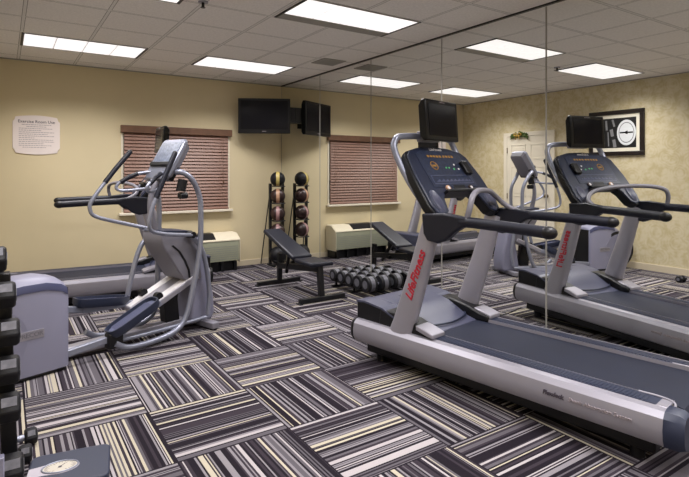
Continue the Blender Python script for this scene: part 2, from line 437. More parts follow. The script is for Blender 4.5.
# framed picture on the left wall
PY0, PY1, PZ0, PZ1 = 3.90, 4.76, 1.70, 2.40
p = thing('framed_picture', 'black framed black-and-white photograph of a round dial hanging on the patterned wall', 'picture', (XL, (PY0 + PY1) / 2, (PZ0 + PZ1) / 2))
hy, hz = (PY1 - PY0) / 2, (PZ1 - PZ0) / 2
bm = bmesh.new(); fw = .065
for a in ((-hy, hy, hz - fw, hz), (-hy, hy, -hz, -hz + fw), (-hy, -hy + fw, -hz + fw, hz - fw), (hy - fw, hy, -hz + fw, hz - fw)): box(bm, 0, .035, *a)
link('frame', bm, M['frame'], p, bevel=.005)
bm = bmesh.new(); box(bm, .004, .016, -hy + fw, hy - fw, -hz + fw, hz - fw); link('mount', bm, M['mount'], p)
iy, iz = hy - fw - .055, hz - fw - .055
pr = bmesh.new(); box(pr, .016, .018, -iy, iy, -iz, iz); pr = link('print', pr, M['photo_k'], p)
def disc(nm, y, z, r, x, m, sx=1):
    bm = bmesh.new(); cyl(bm, (x, 0, z), (1, 0, 0), r, .001, 40)
    for q_ in bm.verts: q_.co.y = q_.co.y * .74 + y
    return link(nm, bm, m, pr)
cy = -.165
disc('dial_rim', cy, 0, .195, .0190, M['photo_w']); disc('dial_ring', cy, 0, .158, .0198, M['photo_g']); disc('dial_face', cy, 0, .145, .0206, M['photo_w'])
bm = bmesh.new(); box(bm, .0212, .0218, cy - .10, cy + .10, -.011, .011); prism_x(bm, [(cy - .02, -.03), (cy + .03, 0), (cy - .02, .03)], .0212, .022); cyl(bm, (.0215, cy, 0), (1, 0, 0), .022, .001)
link('dial_needle', bm, M['photo_k'], pr)
bm = bmesh.new()
for (ya, za, yb, zb, w_) in ((.01, -.22, .03, -.10, .05), (.05, -.05, .07, .06, .05), (.02, .10, .05, .21, .03), (.11, -.20, .12, .02, .018), (.14, .05, .15, .20, .03), (.19, -.18, .20, .14, .014), (.24, .08, .245, .2, .03), (.24, -.2, .25, -.08, .04)):
    dv = Vector((0, yb - ya, zb - za)).normalized(); nn = Vector((0, -dv.z, dv.y)) * w_ / 2
    A_ = Vector((.0186, ya, za)); B_ = Vector((.0186, yb, zb)); bm.faces.new([bm.verts.new(q) for q in (A_ - nn, B_ - nn, B_ + nn, A_ + nn)])
link('machine_shapes', bm, M['photo_g'], pr)

# ------------------------------------------------------------------ sign on the back wall
sg = thing('wall_sign', 'pale notice board headed Exercise Room Use with curved top and bottom on the back wall', 'sign', (.345, YB, 1.91))
sw, sh = .255, .215
out = []
for k in range(13):
    x = -sw + .03 + (2 * sw - .06) * k / 12; out.append((x, -sh + .0 - .03 * (1 - (x / sw) ** 2)))
out += [(sw - .02, -sh + .03), (sw, -sh + .05), (sw, sh - .05), (sw - .02, sh - .03)]
for k in range(13):
    x = sw - .03 - (2 * sw - .06) * k / 12; out.append((x, sh + .03 * (1 - (x / sw) ** 2)))
out += [(-sw + .02, sh - .03), (-sw, sh - .05), (-sw, -sh + .05), (-sw + .02, -sh + .03)]
bm = bmesh.new(); prism_y(bm, out, -.012, 0); link('board', bm, M['sign'], sg, bevel=.002)
mw = lambda x, z: basis((x, -.0125, z), (1, 0, 0), (0, 0, 1))
text('heading', 'Exercise Room Use', .050, M['ink'], sg, mw(0, .165), offset=.0006)
bm = bmesh.new()
for k, (l0, l1) in enumerate([(-.16, .16), (-.11, .11), (-.19, .17), (-.19, .05), (-.19, .19), (-.19, .12), (-.19, .19), (-.19, -.02), (-.19, .18), (-.19, .19), (-.19, .08), (-.19, .16), (-.15, .10)]):
    z = .124 - k * .0235; x = l0
    while x < l1:
        wd = random.uniform(.012, .035); box(bm, x, min(x + wd, l1), -.0127, -.012, z, z + .007); x += wd + .006
link('small_print', bm, M['greyink'], sg)

# ------------------------------------------------------------------ ceiling fixtures
LAMP = 34.0
LG_ = 'recessed fluorescent ceiling lights'
def troffer(x0, y0, label, w=1.21, dpt=.60, slip=0.0):
    t = thing('ceiling_light', label, 'ceiling light', (x0 + w / 2, y0 + dpt / 2, H), 0, LG_)
    a, b = w / 2, dpt / 2
    for (xa, xb) in ((-a, -a + .022), (a - .022, a)):
        bm = bmesh.new(); box(bm, xa, xb, -b, b, -.008, 0); link('end_strip', bm, M['blacksteel'], t)
    bm = bmesh.new()
    box(bm, -a + .022, a - .022, -b, -b + .012, -.008, 0); box(bm, -a + .022, a - .022, b - .012, b, -.008, 0)
    if slip: box(bm, -a + .022, a - .022, b - .012 - slip, b - .012, -.006, 0)
    link('frame', bm, M['galv'], t)
    bm = bmesh.new(); nx = 4
    y_1 = b - .012 - slip; y_0 = -b + .012
    for i in range(nx):
        for j in range(2):
            xa = -a + .022 + (w - .044) * i / nx; xb = -a + .022 + (w - .044) * (i + 1) / nx
            ya = y_0 + (y_1 - y_0) * j / 2; yb = y_0 + (y_1 - y_0) * (j + 1) / 2
            box(bm, xa + .006, xb - .006, ya + .005, yb - .005, -.006, -.001)
    link('diffuser', bm, M['diff'], t)
    ld = bpy.data.lights.new('tube_light', 'AREA'); ld.shape = 'RECTANGLE'; ld.size = w - .06; ld.size_y = y_1 - y_0 - .02
    ld.energy = LAMP; ld.color = (1.0, .965, .96); ld.spread = R(132)
    lo = bpy.data.objects.new('tube_light', ld); COL.objects.link(lo); lo.parent = t; lo.location = (0, (y_0 + y_1) / 2, -.012)
    return t
troffer(.15, 6.05, 'recessed ceiling light above the wall sign, nearest the left of the back wall')
troffer(2.02, 6.05, 'recessed ceiling light nearest the corner television')
troffer(2.02, 3.59, 'large-looking recessed ceiling light at the top middle with a grey strip along one side', slip=.13)
troffer(.0, 3.70, 'recessed ceiling light seen only in the mirror, above the framed picture')
for (x, y) in ((2.02, 1.16), (.0, 1.16), (2.02, -1.1), (.15, -1.1)):  # extra unseen fixtures, added to light the room around the camera
    troffer(x, y, 'added recessed ceiling light overhead near the camera, unseen, there for illumination')
v = thing('ceiling_vent', 'small louvred air vent in the ceiling tile beside the mirror wall', 'vent', (3.42, 5.53, H))
bm = bmesh.new()
for a in ((-.16, .16, -.16, -.14), (-.16, .16, .14, .16), (-.16, -.14, -.14, .14), (.14, .16, -.14, .14)): box(bm, a[0], a[1], a[2], a[3], -.01, 0)
link('frame', bm, M['galv'], v)
bm = bmesh.new()
for k in range(9):
    y = -.125 + k * .031; loft(bm, [[(x, y, -.002), (x, y + .018, -.012), (x, y + .019, -.010), (x, y + .001, 0)] for x in (-.14, .14)])
link('louvres', bm, M['galv'], v)
s = thing('sprinkler_head', 'small dark fire sprinkler head hanging from the ceiling at the top', 'sprinkler', (1.36, 4.15, H))
bm = bmesh.new(); cyl(bm, (0, 0, -.004), (0, 0, 1), .04, .008, 24); link('escutcheon', bm, M['steel'], s, smooth=40)
bm = bmesh.new(); cyl(bm, (0, 0, -.025), (0, 0, 1), .012, .04, 12); cyl(bm, (0, 0, -.048), (0, 0, 1), .02, .003, 16); link('nozzle', bm, M['blacksteel'], s, smooth=40)

# ------------------------------------------------------------------ corner television
A_, B_ = Vector((2.945, 7.345, 0)), Vector((3.632, 6.982, 0))
c = (A_ + B_) / 2; ang = math.atan2(B_.y - A_.y, B_.x - A_.x)
tv = thing('television', 'wide black flat screen television mounted high in the corner', 'television', (c.x, c.y, 2.295), ang)
hwd = (B_ - A_).length / 2
bm = bmesh.new(); prism_x(bm, [(-.035, -.265), (-.035, .262), (.02, .262), (.045, .20), (.045, -.22), (.02, -.265)], -hwd, hwd); link('case', bm, M['gloss'], tv, bevel=.008)
bm = bmesh.new(); box(bm, -hwd + .035, hwd - .035, -.038, -.034, -.205, .228); link('screen', bm, M['screen'], tv)
bm = bmesh.new(); box(bm, -.03, .03, -.0362, -.035, -.238, -.230); link('maker_mark', bm, M['greyink'], tv)
bm = bmesh.new(); box(bm, -.14, .14, .045, .07, -.13, .13); bar(bm, (0, .07, 0), (-.02, .30, 0), .10, .12); box(bm, -.06, .06, .26, .34, -.14, .14)
link('wall_bracket', bm, M['blacksteel'], tv, bevel=.004)
bm = bmesh.new(); inv = Matrix.Translation(tv.location).inverted(); box(bm, 3.55, XM - .002, 7.03, 7.13, 2.20, 2.44)
for v_ in bm.verts:
    q_ = v_.co - Vector(tv.location); v_.co = Matrix.Rotation(-ang, 3, 'Z') @ q_
link('side_mount', bm, M['blacksteel'], tv, bevel=.004)

# ------------------------------------------------------------------ wall air conditioner
ac = thing('air_conditioner', 'cream and grey-green air conditioning unit under the window', 'air conditioner', (2.35, YB - .015, 0))
bm = bmesh.new(); prism_x(bm, [(0, .14), (0, .535), (-.17, .535), (-.30, .455), (-.31, .43), (-.31, .15)], -.55, .55); link('body', bm, M['acbody'], ac, bevel=.006)
bm = bmesh.new(); prism_x(bm, [(-.002, .535), (-.002, .547), (-.175, .547), (-.312, .461), (-.316, .445), (-.31, .445), (-.306, .453), (-.17, .533)], -.553, .553); link('top_cover', bm, M['cream'], ac, bevel=.003)
for sx in (-1, 1):
    bm = bmesh.new(); prism_x(bm, [(0, .13), (0, .540), (-.175, .540), (-.315, .455), (-.318, .42), (-.318, .13)], sx * .553, sx * .565); link('end_panel', bm, M['cream'], ac, bevel=.003)
bm = bmesh.new(); prism_x(bm, [(-.03, .550), (-.176, .550), (-.295, .476), (-.295, .469), (-.17, .545), (-.03, .545)], -.30, .20); link('air_grille', bm, M['black'], ac)
bm = bmesh.new()
for k in range(7): box(bm, -.53, .53, -.3115, -.309, .18 + k * .03, .184 + k * .03)
link('intake_lines', bm, M['greyhub'], ac)
bm = bmesh.new(); box(bm, -.53, .53, -.24, 0, .0, .14); link('plinth', bm, M['black'], ac)
for x in (-.50, -.3, -.1, .1, .3, .50):
    bm = bmesh.new(); box(bm, x - .02, x + .02, -.29, -.24, 0, .14); link('foot', bm, M['blacksteel'], ac)

# ------------------------------------------------------------------ medicine balls on their rack
BX, BY = 3.536, 7.27
rk = thing('medicine_ball_rack', 'tall narrow black rack holding medicine balls in the corner', 'rack', (BX, BY, 0))
for sx in (-1, 1):
    bm = bmesh.new(); bar(bm, (sx * .105, -.01, 0.02), (sx * .105, -.01, 1.27), .04, .04); link('post', bm, M['blacksteel'], rk, bevel=.003)
    bm = bmesh.new(); tube(bm, [(sx * .105, .0, 1.15), (sx * .16, .21, .012)], .009, 8); link('rear_strut', bm, M['blacksteel'], rk, smooth=60)
    bm = bmesh.new(); box(bm, sx * .105 - .02, sx * .105 + .02, -.17, .06, 0, .03); link('foot', bm, M['blacksteel'], rk, bevel=.003)
ZS = [1.337, 1.075, .805, .535]
for z in ZS + [.20]:
    bm = bmesh.new()
    zc = z - .105
    tube(bm, [(-.105, -.01, zc), (-.09, -.13, zc - .005), (0, -.155, zc - .005), (.09, -.13, zc - .005), (.105, -.01, zc)], .007, 8, n=4)
    bar(bm, (-.105, -.01, zc), (.105, -.01, zc), .012, .012)
    link('cradle', bm, M['blacksteel'], rk, smooth=60)
def med_ball(z, r, body, band, label, dx=0, dy=0):
    t = thing('medicine_ball', label, 'ball', (BX + dx, BY - .055 + dy, z), R(-25), 'medicine balls on the corner rack')
    bm = bmesh.new(); ellips(bm, (0, 0, 0), r, r, r, 32, 20); link('ball_body', bm, body, t, smooth=60)
    bm = bmesh.new(); rings = []
    for k in range(33):
        a = 2 * PI * k / 32
        rings.append([(math.sin(b) * (r + .002), math.cos(b) * math.cos(a) * (r + .002), math.cos(b) * math.sin(a) * (r + .002)) for b in (-.22, -.11, 0, .11, .22)])
    for a_, b_ in zip(rings[:-1], rings[1:]):
        for i in range(4): bm.faces.new([bm.verts.new(q) for q in (a_[i], a_[i + 1], b_[i + 1], b_[i])])
    bmesh.ops.remove_doubles(bm, verts=bm.verts, dist=.0003)
    link('band', bm, band, t, smooth=60)
med_ball(ZS[0], .116, M['rubber'], M['yelband'], 'black medicine ball with yellow band, topmost on the corner rack')
med_ball(ZS[1], .116, M['redball'], M['tanband'], 'brown medicine ball with tan band, second from the top of the corner rack')
med_ball(ZS[2], .116, M['redball'], M['pinkband'], 'dark red medicine ball with pinkish band, third from the top of the corner rack')
med_ball(ZS[3], .114, M['redball'], M['pinkband'], 'medicine ball half hidden behind the top of the bench backrest')
med_ball(.165, .13, M['rubber'], M['rubber'], 'plain black medicine ball, lowest on the corner rack', dy=.0)

# ------------------------------------------------------------------ adjustable bench
bn = thing('weight_bench', 'black adjustable weight bench with raised backrest standing before the mirror', 'bench', (2.985, 5.50, 0), 0)
def pad(name, p0, p1, w0, w1, th):
    p0, p1 = Vector(p0), Vector(p1); t = (p1 - p0).normalized(); s = Vector((1, 0, 0)); n = s.cross(t)
    if n.z < 0: n = -n
    bm = bmesh.new(); loft(bm, [[c + s * a * w_ / 2 + n * b * th / 2 for a, b in ((-1, -1), (1, -1), (1, 1), (-1, 1))] for c, w_ in ((p0, w0), (p1, w1))])
    return link(name, bm, M['vinyl'], bn, bevel=.018, bseg=3)
bp = pad('backrest', (-.085, .60, .69), (-.03, -.13, .43), .24, .27, .055)
pad('seat', (-.02, -.16, .415), (.01, -.53, .405), .28, .30, .05)
bm = bmesh.new(); bar(bm, (0, .54, .05), (0, .52, .40), .055, .055); link('rear_post', bm, M['blacksteel'], bn, bevel=.004)
bm = bmesh.new(); bar(bm, (-.07, .52, .62), (-.02, -.16, .385), .05, .03); link('backrest_frame', bm, M['blacksteel'], bn, bevel=.004)
bm = bmesh.new(); bar(bm, (0, .52, .24), (0, -.48, .35), .06, .07); link('spine', bm, M['blacksteel'], bn, bevel=.004)
bm = bmesh.new(); bar(bm, (.0, .34, .18), (-.06, .14, .50), .035, .045); link('adjusting_strut', bm, M['blacksteel'], bn, bevel=.004)
bm = bmesh.new(); bar(bm, (0, -.48, .38), (0, -.52, .04), .06, .06); link('front_post', bm, M['blacksteel'], bn, bevel=.004)
for (y, hw_) in ((.55, .30), (-.54, .29)):
    bm = bmesh.new(); box(bm, -hw_, hw_, y - .03, y + .03, .005, .055); ft = link('foot', bm, M['blacksteel'], bn, bevel=.004)
    for sx in (-1, 1):
        bm = bmesh.new(); box(bm, sx * hw_ - .02, sx * hw_ + .02, y - .045, y + .045, 0, .012); link('foot_pad', bm, M['rubber'], ft)
bm = bmesh.new(); cyl(bm, (.05, .12, .26), (1, 0, 0), .025, .05, 12); link('knob', bm, M['black'], bn, smooth=40)

# ------------------------------------------------------------------ dumbbells
def hexhead(bm, x0, x1, r, mi=0, rot=PI / 6):
    c_ = .012
    loft(bm, [[(x, math.cos(rot + PI / 3 * k) * q, math.sin(rot + PI / 3 * k) * q) for k in range(6)] for x, q in ((x0, r * .86), (x0 + c_, r), (x1 - c_, r), (x1, r * .86))], mi=mi)
def dumbbell(loc, rz, L_, r, label, group, name='dumbbell', round_=False, tilt=0):
    t = thing(name, label, 'dumbbell', loc, rz, group)
    for sx in (-1, 1):
        bm = bmesh.new(); x1 = L_ / 2; x0 = x1 - r * (1.45 if round_ else 1.3)
        a, b = (x0, x1) if sx > 0 else (-x1, -x0)
        if round_:
            cyl(bm, ((a + b) / 2, 0, 0), (1, 0, 0), r, b - a, 28)
        else: hexhead(bm, a, b, r, rot=0)
        hd = link('head', bm, M['rubber'], t, bevel=.006)
        bm = bmesh.new()
        if round_:
            cyl(bm, (sx * (x1 - .001), 0, 0), (1, 0, 0), r * .55, .006, 24); 
            loft_r = [[(a_ , math.cos(2 * PI * k / 28) * (r + .002), math.sin(2 * PI * k / 28) * (r + .002)) for k in range(28)] for a_ in ((a + b) / 2 - r * .30, (a + b) / 2 + r * .30)]
            loft(bm, loft_r, cap=False)
        else:
            cyl(bm, (sx * (x1 + .0005), 0, 0), (1, 0, 0), r * .5, .003, 6)
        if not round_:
            n_ = Vector((0, -.866, .5)); u_ = Vector((0, .5, .866)); c_ = n_ * (r * .866 + .001)  # lighter grey upper facet: light caught by the head, put in as colour
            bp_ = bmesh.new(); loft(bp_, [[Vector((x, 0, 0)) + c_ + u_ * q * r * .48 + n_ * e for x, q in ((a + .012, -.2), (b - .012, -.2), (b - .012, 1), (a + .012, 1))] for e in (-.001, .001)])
            link('facet_sheen', bp_, M['ironface'], hd)
        link('head_ring' if round_ else 'weight_badge', bm, M['ironface'], hd, smooth=40)
    bm = bmesh.new(); tube(bm, [(-L_ / 2 + r, 0, 0), (-.03, 0, 0), (0, 0, 0), (.03, 0, 0), (L_ / 2 - r, 0, 0)], [.013, .015, .017, .015, .013], 12, smooth=False)
    link('handle', bm, M['steel'], t, smooth=60)
    return t
# low cradle rack beside the mirror
lr = thing('dumbbell_cradle', 'low black floor rack along the mirror carrying a row of round dumbbells', 'rack', (3.565, 5.10, 0))
bm = bmesh.new()
for x in (-.05, .05): bar(bm, (x, -.62, .068), (x, .45, .068), .025, .02)
link('rail', bm, M['blacksteel'], lr, bevel=.003)
for y in (-.55, 0, .40):
    bm = bmesh.new(); box(bm, -.11, .11, y - .02, y + .02, 0, .025); bar(bm, (-.05, y, .02), (-.05, y, .07), .025, .025); bar(bm, (.05, y, .02), (.05, y, .07), .025, .025)
    link('foot', bm, M['blacksteel'], lr, bevel=.003)
words = ['farthest dumbbell of the row on the low rack, nearest the bench', 'second dumbbell from the bench end of the low rack', 'third dumbbell from the bench end of the low rack',
         'fourth dumbbell from the bench end of the low rack', 'fifth dumbbell from the bench end of the low rack', 'sixth dumbbell from the bench end of the low rack', 'dumbbell nearest the treadmill hood on the low rack']
for k in (0, 1, 2, 3, 6):
    q = min(k, 4)
    dumbbell((3.565, 5.44 - q * .178, .160 + .002 * q), R(random.uniform(-3, 3)), .29 + .004 * q, .074 + .003 * q, 'round black and grey ' + words[k], 'dumbbells on the low rack by the mirror', round_=True)

# vertical dumbbell tree at the left edge
tr = thing('dumbbell_tree', 'tall black upright dumbbell rack at the left edge of the picture', 'rack', (-.17, 2.40, 0))
bm = bmesh.new(); bar(bm, (.200, .10, .02), (.165, .04, 1.05), .055, .05); link('post', bm, M['blacksteel'], tr, bevel=.004)
bm = bmesh.new(); bar(bm, (-.200, .10, .02), (-.165, .04, 1.05), .055, .05); link('post', bm, M['blacksteel'], tr, bevel=.004)
bm = bmesh.new(); bar(bm, (.155, -.16, .02), (.155, -.16, .42), .035, .035); link('front_leg', bm, M['lav'], tr, label='light grey front leg', bevel=.004)
bm = bmesh.new(); bar(bm, (-.155, -.16, .02), (-.155, -.16, .42), .035, .035); link('front_leg', bm, M['lav'], tr, label='light grey front leg', bevel=.004)
for sx in (-1, 1):
    bm = bmesh.new(); box(bm, sx * .155 - .03, sx * .155 + .03, -.22, .2, 0, .03); link('foot', bm, M['blacksteel'], tr, bevel=.004)
tz = [1.115, .975, .83, .685, .54, .30]
for i, z in enumerate(tz):
    bm = bmesh.new()
    bar(bm, (-.12, .0, z - .062), (.12, 0, z - .062), .10, .012); bar(bm, (-.17, .08, z - .05), (.17, .08, z - .05), .04, .03)
    link('saddle', bm, M['blacksteel'], tr, bevel=.003)
nm = ['topmost', 'second from the top', 'third from the top', 'fourth from the top', 'fifth from the top', 'lowest']
for i, z in enumerate(tz):
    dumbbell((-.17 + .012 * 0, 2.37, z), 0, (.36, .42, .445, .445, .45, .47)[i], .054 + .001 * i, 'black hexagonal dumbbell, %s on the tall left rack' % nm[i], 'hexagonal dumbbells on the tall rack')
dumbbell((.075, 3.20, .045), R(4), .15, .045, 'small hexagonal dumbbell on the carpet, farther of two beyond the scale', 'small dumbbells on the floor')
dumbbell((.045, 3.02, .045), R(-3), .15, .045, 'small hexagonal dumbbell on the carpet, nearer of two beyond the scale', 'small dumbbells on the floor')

# ------------------------------------------------------------------ bathroom scale
sc = thing('bathroom_scale', 'blue-grey flat bathroom scale with round white dial on the carpet', 'scale', (.262, 2.765, 0), R(-10))
bm = bmesh.new(); prof = []
w_, l_ = .175, .155
for (cx_, cy_, a0) in ((w_ - .04, l_ - .04, 0), (-w_ + .04, l_ - .04, 90), (-w_ + .04, -l_ + .04, 180), (w_ - .04, -l_ + .04, 270)):
    for k in range(7): a = R(a0 + 15 * k); prof.append((cx_ + .04 * math.cos(a), cy_ + .04 * math.sin(a)))
prism_z(bm, prof, .015, .052); link('platform', bm, M['slate'], sc, bevel=.008, bseg=3)
bm = bmesh.new(); prism_z(bm, [(a * .93, b * .93) for a, b in prof], 0, .016); link('base', bm, M['black'], sc)
dd = thing; 
bm = bmesh.new()
oc = (-.040, .0)
ov = [(oc[0] + 0.076 * math.cos(2 * PI * k / 40), oc[1] + .050 * math.sin(2 * PI * k / 40)) for k in range(40)]
pl = [(-.172, .03), (-.10, .042)] + [(oc[0] + .082 * math.cos(R(a)), oc[1] + .056 * math.sin(R(a))) for a in range(100, -101, -10)] + [(-.10, -.05), (-.172, -.05)]
prism_z(bm, pl, .050, .0545); dl = link('dial_surround', bm, M['dialsur'], sc, bevel=.0015)
bm = bmesh.new(); tube(bm, [(x, y, .056) for x, y in ov], .004, 8, smooth=False, closed=True); link('dial_ring', bm, M['steel'], dl, smooth=60)
bm = bmesh.new(); prism_z(bm, [(oc[0] + (x - oc[0]) * .97, oc[1] + (y - oc[1]) * .97) for x, y in ov], .0540, .0556); link('dial_face', bm, M['dialface'], dl)
bm = bmesh.new()
for k in range(26):
    a = R(-60 + 300 * k / 25 - 0); ca, sa = math.cos(a), math.sin(a)
    p_ = Vector((oc[0] + .066 * ca, oc[1] + .043 * sa, .0558)); q_ = Vector((oc[0] + (.055 if k % 5 else .045) * ca, oc[1] + (.035 if k % 5 else .028) * sa, .0558)); bar(bm, p_, q_, .0016, .0006)
bar(bm, (oc[0] - .01, oc[1] - .01, .0562), (oc[0] + .02, oc[1] + .025, .0562), .002, .0008); cyl(bm, (oc[0] - .0, oc[1] - .0, .0562), (0, 0, 1), .008, .001, 16)
link('dial_marks', bm, M['ink'], dl)

# ------------------------------------------------------------------ treadmill
def make_treadmill():
    t = thing('treadmill', 'near grey treadmill with navy console and small monitor standing beside the mirror', 'treadmill', (2.77, 2.90, 0), R(9), 'treadmills')
    # chassis and feet
    bm = bmesh.new(); box(bm, -.36, .36, -1.60, .40, .06, .25); link('chassis', bm, M['black'], t, bevel=.01)
    for sx in (-1, 1):
        for y in (-1.5, .3):
            bm = bmesh.new(); cyl(bm, (sx * .3, y, .032), (0, 0, 1), .035, .064, 16); link('levelling_foot', bm, M['rubber'], t, smooth=40)
    # belt
    bm = bmesh.new(); prism_x(bm, [(-.10, .262), (-.10, .30), (-1.66, .30), (-1.70, .292), (-1.72, .265), (-1.70, .24), (-1.6, .235)], -.275, .275)
    link('running_belt', bm, M['belt'], t, smooth=35)
    bm = bmesh.new(); cyl(bm, (0, -1.66, .262), (1, 0, 0), .036, .66, 20); link('rear_roller', bm, M['black'], t, smooth=40)
    for sx in (-1, 1):
        # silver side rail, rounded on the outside
        pr_ = [(.345, .135), (.40, .135), (.435, .150), (.455, .185), (.460, .235), (.450, .285), (.425, .312), (.395, .318), (.345, .318)]
        bm = bmesh.new(); prism_y(bm, [(sx * a, b) for a, b in pr_], -1.66, .455); rl = link('side_rail', bm, M['silver'], t, smooth=30)
        bm = bmesh.new(); loft(bm, [[(sx * (.40 + (a - .40) * k), y, .23 + (b - .23) * k) for a, b in pr_] for y, k in ((-1.658, 1.02), (-1.72, 1.0), (-1.745, .86))]); link('end_cap', bm, M['slate'], rl, smooth=30)
        bm = bmesh.new(); loft(bm, [[(sx * (.40 + (a - .40) * k), y, .23 + (b - .23) * k) for a, b in pr_] for y, k in ((.452, 1.03), (.462, 1.03), (.485, .9))]); link('end_cap', bm, M['black'], rl, smooth=30)
        # ribbed foot strip with silver inner line
        bm = bmesh.new(); box(bm, min(sx * .285, sx * .385), max(sx * .285, sx * .385), -1.61, -.22, .300, .321)
        for k in range(66):
            y = -1.56 + k * .0199; box(bm, min(sx * .30, sx * .375), max(sx * .30, sx * .375), y, y + .010, .320, .3235)
        link('foot_strip', bm, M['slate'], t)
        bm = bmesh.new(); box(bm, min(sx * .2772, sx * .279), max(sx * .2772, sx * .279), -1.66, -.2, .29, .3225); link('edge_trim', bm, M['silver'], t)
        bm = bmesh.new(); box(bm, min(sx * .286, sx * .39), max(sx * .286, sx * .39), -1.66, -1.605, .300, .3205); link('rear_deck_corner', bm, M['silver'], t, bevel=.004)
        bm = bmesh.new(); tube(bm, [(sx * .283, -1.50, .322), (sx * .283, -1.58, .324), (sx * .29, -1.64, .323), (sx * .31, -1.67, .319), (sx * .345, -1.68, .314)], .006, 8); link('belt_guard', bm, M['silver'], t, smooth=60)
        # upright
        bm = bmesh.new(); rings = []
        for (y, z, ry, rx) in ((.035, .26, .10, .052), (-.005, .36, .092, .05), (-.125, .70, .080, .046), (-.235, 1.05, .070, .042), (-.255, 1.12, .066, .040)):
            tt = Vector((0, -.31, .95)).normalized(); nn = Vector((0, .95, .31)).normalized()
            rings.append([Vector((sx * .385, y, z)) + Vector((1, 0, 0)) * rx * math.copysign(abs(math.cos(a)) ** .75, math.cos(a)) + nn * ry * math.copysign(abs(math.sin(a)) ** .75, math.sin(a)) for a in [2 * PI * k / 24 for k in range(24)]])
        loft(bm, rings); up = link('upright', bm, M['silver'], t, smooth=50)
        d0 = Vector((0, -.12, .34)).normalized()
        x_ = d0; y_ = Vector((0, .34, .12)).normalized()
        if sx < 0: m_ = basis((-.4335, -.145, .735), x_, y_)
        else: m_ = basis((.4335, -.145, .735), -x_ * -1, -y_)
        o_ = text('lettering', 'LifeFitness', .088, M['red'], up, m_, label='red lettering', italic=.3, ext=.003, offset=.0012)
        # shoe at the foot of the upright
        bm = bmesh.new(); prism_x(bm, [(.24, .30), (.22, .425), (.08, .43), (-.08, .40), (-.20, .36), (-.275, .345), (-.275, .30)], sx * .264, sx * .402); sh_ = link('upright_shoe', bm, M['black'], t, bevel=.012)
        bm = bmesh.new(); prism_x(bm, [(-.14, .355), (-.14, .388), (-.22, .370), (-.285, .350), (-.285, .322), (-.24, .33)], sx * .285, sx * .425); link('shoe_tip', bm, M['silver'], sh_, bevel=.006)
        # handrail: wing then padded tube
        bm = bmesh.new()
        prism_x(bm, [(-.20, 1.165), (-.215, 1.03), (-.245, .985), (-.33, .975), (-.40, 1.0), (-.47, 1.06), (-.53, 1.095), (-.56, 1.10), (-.56, 1.158), (-.38, 1.178)], sx * .375, sx * .440)
        wg = link('handrail_bracket', bm, M['bracket'], t, bevel=.014, bseg=3)
        bm = bmesh.new(); tube(bm, [(sx * .408, -.50, 1.128), (sx * .412, -.60, 1.128), (sx * .43, -.85, 1.122), (sx * .445, -1.09, 1.113)], .034, 16)
        hr = link('handrail', bm, M['grip'], t, smooth=50)
        bm = bmesh.new(); ellips(bm, (sx * .447, -1.10, 1.1125), .037, .05, .037, 18, 12); link('end_cap', bm, M['black'], hr, smooth=60)
    # motor hood
    bm = bmesh.new(); prism_x(bm, [(.47, .16), (.47, .435), (.455, .45), (.40, .458), (.22, .45), (.08, .415), (-.02, .365), (-.10, .325), (-.18, .305), (-.18, .28), (0, .20)], -.262, .262); hd = link('motor_hood', bm, M['hood'], t, smooth=25, bevel=.006)
    bm = bmesh.new(); box(bm, -.08, .06, .22, .34, .44, .456); link('hood_recess', bm, M['slate'], hd, bevel=.01)
    for sx in (-1, 1):
        bm = bmesh.new(); prism_x(bm, [(.468, .16), (.468, .44), (.38, .445), (.20, .425), (.05, .37), (-.03, .33), (-.03, .28), (.2, .20)], sx * .262, sx * .40); link('hood_side', bm, M['black'], hd, bevel=.008)
        bm = bmesh.new(); prism_x(bm, [(.470, .436), (.470, .452), (.38, .460), (.20, .440), (.05, .385), (.05, .372), (.20, .426), (.38, .446)], sx * .26, sx * .405); link('hood_edge', bm, M['hood'], hd)
    bm = bmesh.new(); tube(bm, [(-.262, -.07, .342), (-.2, -.11, .337), (0, -.14, .33), (.2, -.11, .337), (.262, -.07, .342)], .008, 8); link('hood_seam', bm, M['navy'], hd, smooth=60)
    # console
    sd = Vector((0, .33, .45)).normalized(); nd = Vector((0, -.45, .33)).normalized(); O0 = Vector((0, -.29, 1.17))
    pt = lambda u, s_, n_=0: O0 + Vector((1, 0, 0)) * u + sd * s_ + nd * n_
    outer = [(-.27, -.01), (-.33, -.04), (-.40, -.02), (-.425, .06), (-.415, .30), (-.375, .49), (-.33, .535), (-.18, .575), (0, .585), (.18, .575), (.33, .535), (.375, .49), (.415, .30), (.425, .06), (.40, -.02), (.33, -.04), (.27, -.01), (.235, .10), (.19, .15), (-.19, .15), (-.235, .10)]
    bm = bmesh.new(); loft(bm, [[pt(u * k, .27 + (s_ - .27) * k, n_) for u, s_ in outer] for n_, k in ((-.075, .96), (-.055, 1), (0, 1))]); cs = link('console', bm, M['black'], t, bevel=.008)
    bm = bmesh.new(); loft(bm, [[pt(u * k, .27 + (s_ - .27) * k2, n_) for u, s_ in outer] for n_, k, k2 in ((-.002, .965, .975), (.014, .955, .965))]); link('console_face', bm, M['navy'], cs, bevel=.006)
    bm = bmesh.new(); loft(bm, [[pt(u, s_, n_) for u, s_ in ((-.27, .20), (.27, .20), (.27, .50), (.2, .53), (-.2, .53), (-.27, .50))] for n_ in (.012, .0175)]); dsp = link('display_panel', bm, mat('display film', (.022, .030, .06), .3, noise=(45, .35)), cs)
    def quad(nm_, u0, u1, s0, s1, m_, n0=.0165, n1=.021, par=dsp, bev=0):
        bm = bmesh.new(); loft(bm, [[pt(u, s_, n_) for u, s_ in ((u0, s0), (u1, s0), (u1, s1), (u0, s1))] for n_ in (n0, n1)]); return link(nm_, bm, m_, par, bevel=bev)
